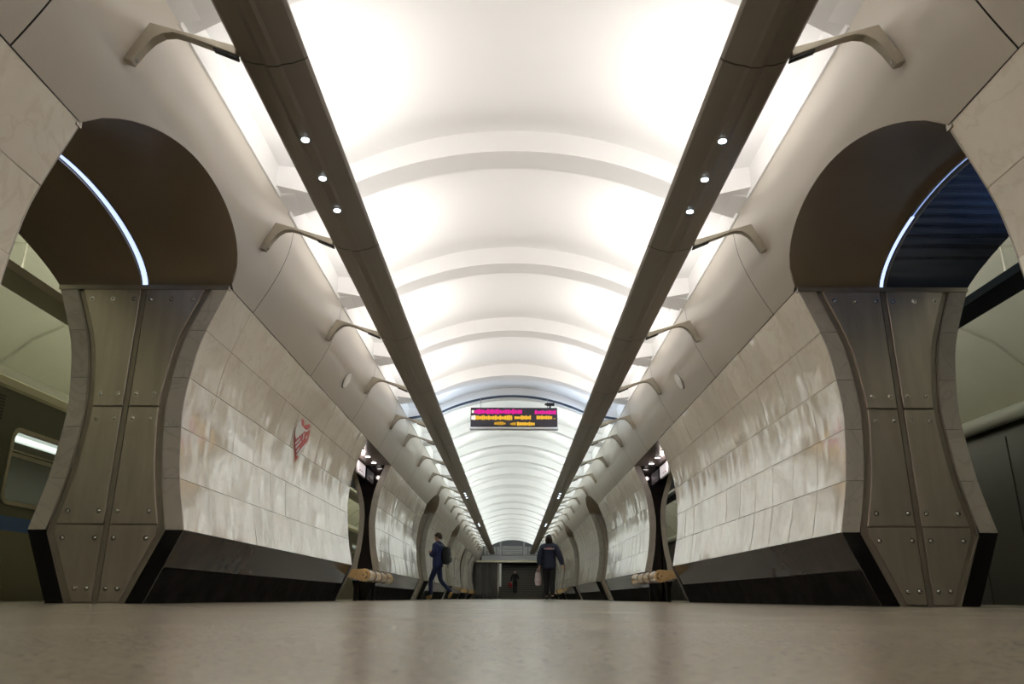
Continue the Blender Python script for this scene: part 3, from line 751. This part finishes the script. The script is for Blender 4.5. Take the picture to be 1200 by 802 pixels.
m = MB(); m.prism([(0, 2.25), (.02, 2.28), (.02, 2.36), (-.05, 2.40), (-.08, 2.36), (-.05, 2.25)], 1, y0, y1); m.build('cream_gutter', M['cream'], e)
m = MB(); arc = [(-1.35+1.30*math.cos(t), 2.36+.42*math.sin(t)) for t in [math.pi*k/12 for k in range(13)]]
m.prism(arc, 1, y0, y1); m.build('roof', M['lower'], e, True)
m = MB(); m.box(-2.65, -2.6, y0, y1, -.9, 2.3); m.box(-2.6, -.05, y0, y1, -.2, 0); m.build('far_side', M['train_in'], e)
m = MB()
for yy in (y0, y1): m.box(-2.6, -.0, yy-.02, yy+.02, -.9, 2.36)
m.build('end_wall', M['tvgreen'], e)
for a, b in wins:
    if b < 0: continue
    f = MB(); t = .045
    def rr(a, b, z0, z1, r, n=5):
        out = []
        for cx, cz, q in ((b-r, z1-r, 0), (a+r, z1-r, 1), (a+r, z0+r, 2), (b-r, z0+r, 3)):
            for k in range(n+1): an = math.pi/2*(q+k/n); out.append((cx+r*math.cos(an), cz+r*math.sin(an)))
        return out
    o_ = rr(a-.03, b+.03, ZW0-.03, ZW1+.03, .13); i_ = rr(a+.02, b-.02, ZW0+.02, ZW1-.02, .09); n = len(o_)
    v = [(.012, p, q) for p, q in o_] + [(.012, p, q) for p, q in i_] + [(-.03, p, q) for p, q in i_] + [(-.0, p, q) for p, q in o_]
    fs = []
    for k in range(n):
        k2 = (k+1) % n; fs += [(k, k2, n+k2, n+k), (n+k, n+k2, 2*n+k2, 2*n+k), (3*n+k, 3*n+k2, k2, k)]
    f.add(v, fs); wf = f.build('window_frame', M['bracket'], e, True)
    m = MB(); m.box(-.025, -.02, a+.01, b-.01, ZW0+.01, ZW1-.01); m.build('pane', M['pane'], wf)
    zz = ZW0+.50; m = MB(); m.box(-.02, .004, a+.01, b-.01, zz, zz+.04); m.box(-.02, .004, a+.01, b-.01, zz+.06, zz+.075); m.build('transom', M['bracket'], wf)
m = MB()
for k in range(8): m.box(0, .004, 8.25, 8.45, 1.9+k*.035, 1.92+k*.035)
m.build('vent_grille', M['rubber'], e)
m = MB(); m.box(-1.5, -1.2, y0+.3, y1-.3, 2.18, 2.22); m.build('ceiling_lamp', M['train_lamp'], e)
m = MB(); y = 1.0
while y < 30: m.tube([(-.7, y, 0), (-.7, y, 2.2)], .018, 8); y += 1.1
prop(m.build('grab_pole', M['bolt'], e, True), kind='stuff')
m = MB(); m.box(-2.6, -2.1, y0+.5, y1-.5, .3, .5); m.box(-2.6, -2.45, y0+.5, y1-.5, .5, .95); m.build('seat_row', M['band'], e)
area('lamp', (-TX-1.35, 9, 2.15), .3, 14, 38, (.92, 1, .93), rot=(0, 0, 0))

# ------------------------------------------------------------------ end of the hall
EY = 56.4
e = empty('staircase', (0, 58.5, 0)); prop(e, 'wide brown stone staircase rising at the far end of the hall', 'stairs')
for k in range(17):
    m = MB(); m.box(-2.9, 2.9, .3*k, .3*k+.32+(6 if k == 16 else 0), .0, .15*(k+1)); st = m.build('step', M['step'], e)
    m = MB(); m.box(-2.9, 2.9, .3*k-.006, .3*k+.05, .15*(k+1)-.05, .15*(k+1)+.003); m.build('nosing', M['nosing'], st)
e = empty('footbridge', (0, EY, 2.4)); prop(e, 'low pale-edged crossbeam spanning the hall above the stair foot', 'beam')
m = MB(); m.box(-2.9, 2.9, 0, .8, .0, .16); m.build('slab', M['passage_ceiling'], e)
m = MB(); m.box(-2.5, 2.5, -.02, 0, .03, .14); m.build('fascia', M['cream'], e)
wb = empty('wall_back', (0, ENDY, 0)); prop(wb, kind='structure')
m = MB(); m.box(-3, 3, 4.9, 5.0, -.1, 6.5); m.build('rear_panel', M['step'], wb)
m = MB(); m.box(-2.3, 2.3, .0, .1, 2.75, 3.1); m.build('white_panel', M['end_white'], wb)
m = MB(); m.box(-.8, .8, -.05, .1, 3.1, 3.85); lp = m.build('louvre_box', M['louvre'], wb)
for k in range(7):
    m = MB(); m.box(-.75, .75, -.08, -.05, 3.14+k*.1, 3.19+k*.1); m.build('louvre_blade', M['end_white'] if k % 3 == 0 else M['frame'], lp)
for s in (-1, 1):
    m = MB(); m.box(*sorted((s*.82, s*.95)), -.05, .05, 3.1, 4.1); m.build('post', M['end_white'], wb)
    m = MB(); m.box(*sorted((s*.95, s*2.3)), 0, .1, 3.1, 4.1); gp = m.build('glazed_panel', M['louvre'], wb)
    for k in range(5):
        m = MB(); m.box(*sorted((s*(.97+.24*k), s*(1.15+.24*k))), -.02, 0, 3.15, 3.75); m.build('pane', M['end_white'], gp)
m = MB(); m.box(-3, 3, .1, .2, 3.7, 5.2); m.build('upper_panel', M['louvre'], wb)
for s, side in ((-1, 'left'), (1, 'right')):
    e = empty('glass_partition', (s*1.75, EY+.3, 0)); prop(e, 'dark glass partition with metal uprights beside the far stairs, %s side' % side, 'partition')
    xa = 1.15 if s < 0 else -.9
    lo_, hi_ = (-.75, .85) if s < 0 else (.35, .95)
    m = MB(); m.box(lo_, hi_, 0, .05, 0, 2.4); m.build('glass', M['glassdark'], e)
    for k in ((lo_, lo_+.5, lo_+1.1, hi_) if s < 0 else (hi_,)):
        m = MB(); m.box(k-.03, k+.03, -.04, .0, 0, 2.4); m.build('upright', M['track_wall'], e)
    if s < 0:
        for k in (lo_+.28, lo_+.75): m = MB(); m.box(k-.09, k+.09, .06, .09, 0, 2.4); m.build('grey_panel', M['louvre'], e)
e = empty('steel_post', (-.95, 55.8, 0)); prop(e, 'slim bright steel post at the foot of the far stairs', 'post')
m = MB(); m.tube([(0, 0, 0), (0, 0, 2.4)], .045, 10); m.build('pole', M['bolt'], e, True)
m = MB(); m.box(.07, .2, -.02, .02, .8, 2.3); m.build('notice_board', M['end_white'], e)
m = MB(); m.disc((0, 0, 0), (0, 0, 1), .14, .02, 16); m.build('base_plate', M['frame'], e, True)
# wall behind the camera
m = MB(); m.box(-8.6, 8.6, ST-.35, ST-.1, -1.3, 5); prop(m.build('wall_front', M['cornice']), kind='structure')
for s, n_ in ((-1, 'trim_5'), (1, 'trim_6')):
    m = MB(); m.box(*sorted((s*2.9, s*8.6)), 57.2, 57.4, -1.3, 5); prop(m.build(n_, M['track_wall']), kind='structure')
for s, n_ in ((-1, 'trim_7'), (1, 'trim_8')):
    m = MB(); m.box(*sorted((s*2.9, s*3.0)), 57, 66, 0, 6); prop(m.build(n_, M['step']), kind='structure')
m = MB(); m.box(-3, 3, 61.2, 66, 5.0, 5.1); prop(m.build('trim_9', M['plaster']), kind='structure')
m = MB(); m.box(-5.45, 5.45, 58, 66, -.12, 0); prop(m.build('trim_10', M['floor']), kind='structure')

# ------------------------------------------------------------------ people
def skin(name, nodes, edges, mt, root, sub=1, parent=None):
    ids = list(nodes); idx = {k: i for i, k in enumerate(ids)}
    me = bpy.data.meshes.new(name+'_cage'); me.from_pydata([nodes[k][0] for k in ids], [(idx[a], idx[b]) for a, b in edges], [])
    o = bpy.data.objects.new(name+'_cage', me); COL.objects.link(o)
    md = o.modifiers.new('skin', 'SKIN'); md.use_smooth_shade = True
    if not me.skin_vertices: 
        bm = bmesh.new(); bm.from_mesh(me); bm.verts.layers.skin.verify(); bm.to_mesh(me); bm.free()
    lay = me.skin_vertices[0].data
    for k in ids:
        r = nodes[k][1]; lay[idx[k]].radius = r if isinstance(r, tuple) else (r, r)
        lay[idx[k]].use_root = (k == root)
    sb = o.modifiers.new('sub', 'SUBSURF'); sb.levels = sub; sb.render_levels = sub
    bpy.context.view_layer.update()
    dg = bpy.context.evaluated_depsgraph_get()
    nm = bpy.data.meshes.new_from_object(o.evaluated_get(dg)); nm.name = name
    bpy.data.objects.remove(o); nm.materials.clear(); nm.materials.append(mt)
    return obj(name, nm, parent)
def mirrored(v, s): return (v[0]*s, v[1], v[2])
def person(loc, rz, H, lab, legs, arms, M_top, M_leg, M_shoe, M_hair, hem=.86, bulk=1.0, long_hair=False, hood=False, legw=1.0, headyaw=0, gloves=False):
    k = H/1.75
    root = empty('person', loc, rz); root.scale = (k, k, k); prop(root, lab, 'person')
    J = {}
    E = []
    def n(i, p, r): J[i] = (p, r)
    n('pel', (0, 0, .96), (.10, .075)); n('sp', (0, 0, 1.12), (.12, .09)); n('ch', (0, 0, 1.32), (.14, .10)); n('nk0', (0, .0, 1.455), .055); n('nk', (0, .01, 1.51), .05)
    n('jaw', (0, .035, 1.575), (.058, .062)); n('hd', (0, .02, 1.645), (.074, .088)); n('cr', (0, .01, 1.715), (.055, .065))
    E += [('pel', 'sp'), ('sp', 'ch'), ('ch', 'nk0'), ('nk0', 'nk'), ('nk', 'jaw'), ('jaw', 'hd'), ('hd', 'cr')]
    cy, sy = math.cos(headyaw), math.sin(headyaw)
    def hp(x, y, z): return (x*cy - y*sy, x*sy + y*cy, z)
    n('nose', hp(0, .118, 1.625), .011); E.append(('hd', 'nose'))
    for s in (-1, 1):
        t = 'L' if s < 0 else 'R'; kn, an, to = legs[t]; el, wr, cu = arms[t]
        n('hip'+t, (s*.085, 0, .88), .062); n('kn'+t, kn, .058); n('cf'+t, tuple(a*.6+b*.4 for a, b in zip(kn, an)), .055); n('an'+t, an, .034); n('to'+t, to, .022)
        E += [('pel', 'hip'+t), ('hip'+t, 'kn'+t), ('kn'+t, 'cf'+t), ('cf'+t, 'an'+t), ('an'+t, 'to'+t)]
        n('sh'+t, (s*.175, 0, 1.41), .055); n('el'+t, el, .042); n('wr'+t, wr, .027)
        pd = Vector(cu).normalized(); pc = Vector(wr)+pd*.055; n('pa'+t, tuple(pc), (.034, .018))
        E += [('ch', 'sh'+t), ('sh'+t, 'el'+t), ('el'+t, 'wr'+t), ('wr'+t, 'pa'+t)]
        side_v = pd.cross(Vector((s, 0, .001))).normalized()
        for q, (off, ln) in enumerate(((-.027, .055), (-.009, .072), (.009, .067), (.027, .05))):
            b1 = pc+side_v*off+pd*.03; b2 = b1+pd*ln*.55; b3 = b2+(pd*.6+Vector((-s*.8, 0, 0))).normalized()*ln*.5
            n('f%d%s' % (q, t), tuple(b1), .0095); n('g%d%s' % (q, t), tuple(b2), .009); n('h%d%s' % (q, t), tuple(b3), .0075)
            E += [('pa'+t, 'f%d%s' % (q, t)), ('f%d%s' % (q, t), 'g%d%s' % (q, t)), ('g%d%s' % (q, t), 'h%d%s' % (q, t))]
        tb = Vector(wr)+pd*.03+side_v*.038; te = tb+pd*.035+side_v*.02
        n('t0'+t, tuple(tb), .011); n('t1'+t, tuple(te), .0085); E += [('wr'+t, 't0'+t), ('t0'+t, 't1'+t)]
    skin('body', J, E, M['skin'] if not gloves else M['skin'], 'pel', 1, root)
    # jacket
    K = {}; F = []
    K['hem'] = ((0, -.005, hem), (.165*bulk, .135*bulk)); K['wa'] = ((0, 0, (hem+1.32)/2), (.155*bulk, .13*bulk)); K['ch'] = ((0, -.005, 1.3), (.165*bulk, .135*bulk)); K['up'] = ((0, -.005, 1.42), (.115*bulk, .10*bulk)); K['co'] = ((0, 0, 1.50), (.078, .078))
    F += [('hem', 'wa'), ('wa', 'ch'), ('ch', 'up'), ('up', 'co')]
    for s in (-1, 1):
        t = 'L' if s < 0 else 'R'; el, wr, cu = arms[t]
        K['sh'+t] = ((s*.175, 0, 1.40), .085*bulk); K['el'+t] = (el, .068*bulk); K['wr'+t] = (tuple(Vector(wr)*.97+Vector(el)*.03), .05*bulk)
        F += [('up', 'sh'+t), ('sh'+t, 'el'+t), ('el'+t, 'wr'+t)]
    if hood: K['ho'] = ((0, -.10, 1.49), (.10, .07)); F.append(('co', 'ho'))
    jk = skin('jacket', K, F, M_top, 'wa', 2, root)
    # trousers
    T = {'wst': ((0, 0, 1.05), (.13*legw, .11*legw)), 'pel': ((0, 0, .93), (.145*legw, .12*legw))}; G = [('wst', 'pel')]
    for s in (-1, 1):
        t = 'L' if s < 0 else 'R'; kn, an, to = legs[t]
        T['hip'+t] = ((s*.09, 0, .84), .105*legw); T['kn'+t] = (kn, .07*legw); T['an'+t] = (tuple(Vector(an)+Vector((0, 0, .02))), .056*legw)
        G += [('pel', 'hip'+t), ('hip'+t, 'kn'+t), ('kn'+t, 'an'+t)]
    skin('trousers', T, G, M_leg, 'pel', 1, root)
    for s in (-1, 1):
        t = 'L' if s < 0 else 'R'; kn, an, to = legs[t]
        an = Vector(an); to = Vector(to); d = (to-an); d.normalize(); heel = an - Vector((0, d.y, d.z*.3)).normalized()*.035 - Vector((0, 0, .03))
        skin('shoe', {'a': (tuple(an+Vector((0, 0, .06))), .06), 'b': (tuple(an), .064), 'h': (tuple(heel), .05), 'm': (tuple((an+to)/2), .055), 't': (tuple(to), .046)}, [('a', 'b'), ('b', 'h'), ('b', 'm'), ('m', 't')], M_shoe, 'b', 1, root)
    # hair
    hm = MB()
    def hcap(u, v):
        ph = v*2*math.pi; fr = .5+.5*math.sin(ph)   # 1 in front
        th = u*R(132-60*fr if not long_hair else 140-60*fr)
        return hp(.093*math.sin(th)*math.cos(ph), .115*math.sin(th)*math.sin(ph)+.008, 1.655+.118*math.cos(th))
    hm.grid(hcap, 8, 20); hm.build('hair', M_hair, root, True)
    if long_hair:
        hm = MB(); hm.ball((0, -.035, 1.60), (.105, .085, .13)); hm.ball((0, -.11, 1.67), (.06, .05, .06)); hm.build('hair_bun', M_hair, root, True)
    for s in (-1, 1):
        em = MB(); em.ball(hp(s*.031, .098, 1.648), .011, 8, 6); em.build('eye', M['white'], root, True)
        em = MB(); em.ball(hp(s*.082, .01, 1.635), (.012, .02, .03), 8, 6); em.build('ear', M['skin'], root, True)
    mo = MB(); mo.ball(hp(0, .098, 1.583), (.02, .008, .006), 8, 6); mo.build('mouth', M['redcloth'], root, True)
    return root, k

# the walking man
MP = (-2.05, 22.4, 0); MR = R(72)
root, k = person(MP, MR, 1.76, 'young man in navy hooded jacket and tan boots walking along the left wall', {
    'L': ((-.09, .16, .50), (-.09, .13, .09), (-.09, .27, .04)), 'R': ((.09, -.06, .50), (.09, -.40, .17), (.09, -.30, .045))},
    {'L': ((-.24, .03, 1.13), (-.08, .19, 1.20), (.5, .4, .6)), 'R': ((.24, .03, 1.13), (.08, .19, 1.20), (-.5, .4, .6))},
    M['navy'], M['jeans'], M['boot'], M['hair'], hem=.82, bulk=1.18, hood=True, legw=.95, headyaw=.15)
bp = empty('backpack', Vector(MP)+Matrix.Rotation(MR, 3, 'Z') @ Vector((.04, -.20, 0)), MR); prop(bp, 'black backpack on the back of the walking man', 'backpack')
m = MB()
loops = []
for j in range(9):
    t = j/8; z = .93+.46*t; sc = (math.sin(math.pi*(.12+.76*t)))**.45; wv = .155*sc; dp = .12*sc
    loops.append([(wv*math.copysign(abs(math.cos(a_))**.6, math.cos(a_)), -.03+dp*math.copysign(abs(math.sin(a_))**.7, math.sin(a_)), z) for a_ in [2*math.pi*q/16 for q in range(16)]])
m.strip(loops); m.build('pack', M['blackcloth'], bp, True)
m = MB(); m.ball((0, -.15, 1.06), (.11, .045, .09)); m.build('front_pocket', M['rubber'], bp, True)
for s in (-1, 1):
    m = MB(); m.tube([(s*.1, .05, 1.38), (s*.13, .16, 1.50), (s*.13, .33, 1.42), (s*.14, .35, 1.25), (s*.13, .2, 1.05), (s*.1, .06, 1.0)], .018, 8); m.build('strap', M['blackcloth'], bp, True)
m = MB(); m.tube([(.05, -.06, .95), (.05, -.07, .82)], .008, 6); m.build('dangling_strap', M['blackcloth'], bp)

# the woman walking away
WP = (.99, 21.9, 0)
root, k = person(WP, R(-3), 1.69, 'woman in long midnight-blue coat and black trousers walking away down the hall', {
    'L': ((-.08, .05, .50), (-.075, .04, .085), (-.08, .17, .035)), 'R': ((.08, .02, .50), (.085, -.06, .09), (.09, .06, .035))},
    {'L': ((-.27, -.02, 1.13), (-.27, .03, .90), (0, .1, -1)), 'R': ((.30, -.03, 1.16), (.385, .0, .92), (.15, .1, -1))},
    M['coat'], M['blackcloth'], M['blackcloth'], M['hair'], hem=.81, bulk=1.34, long_hair=True, hood=True, legw=1.2)
m = MB()
rg = random.Random(3); x = -.13
while x < .13:
    w1 = rg.uniform(.012, .022); m.box(x, x+w1, -.208, -.195, 1.345, 1.375+rg.uniform(0, .012)); x += w1+.006
m.build('coat_lettering', M['print'], root)
m = MB(); m.box(-.06, .06, -.208, -.195, 1.385, 1.41); m.build('coat_lettering', M['redcloth'], root)
bg = empty('shopping_bag', (WP[0]-.30, WP[1]+.04, 0)); prop(bg, 'pink and white carrier bag in the left hand of the woman', 'bag')
m = MB(); loops = []
for j in range(7):
    t = j/6; z = .38+.34*t; wv = .095*(1-.35*t**2)*(0.7+.3*min(1, t*4)); dp = .06*(1-.4*t)
    loops.append([(wv*math.cos(2*math.pi*q/14), .8*dp*math.sin(2*math.pi*q/14)+.01*math.sin(q*2.1), z) for q in range(14)])
m.strip(loops); m.build('sack', M['bag'], bg, True)
m = MB(); m.tube([(-.03, 0, .70), (-.02, 0, .80), (0.0, 0, .83), (.02, 0, .80), (.03, 0, .70)], .008, 6); m.build('handle', M['bag'], bg, True)

# the person on the stairs
SP = (.2, 58.5+.45, .30)
root, k = person(SP, R(180), 1.7, 'person in dark coat with red sleeve standing low on the far staircase', {
    'L': ((-.08, .03, .50), (-.08, 0, .085), (-.09, .12, .035)), 'R': ((.08, .03, .50), (.08, -.0, .085), (.09, .12, .035))},
    {'L': ((-.25, .0, 1.14), (-.2, .2, 1.05), (.2, .9, 0)), 'R': ((.26, -.02, 1.14), (.28, .08, .9), (0, .1, -1))},
    M['blackcloth'], M['blackcloth'], M['blackcloth'], M['hair'], hem=.80, bulk=1.05)
rb = empty('red_bag', (SP[0]-.33, SP[1]-.05, SP[2])); prop(rb, 'small red bag carried by the person on the stairs', 'bag')
m = MB(); m.box(-.13, .13, -.06, .06, .50, .82); m.build('pouch', M['redcloth'], rb, False, .02)
m = MB(); m.tube([(-.08, 0, .82), (-.06, 0, .9), (.06, 0, .9), (.08, 0, .82)], .01, 6); m.build('handle', M['redcloth'], rb, True)
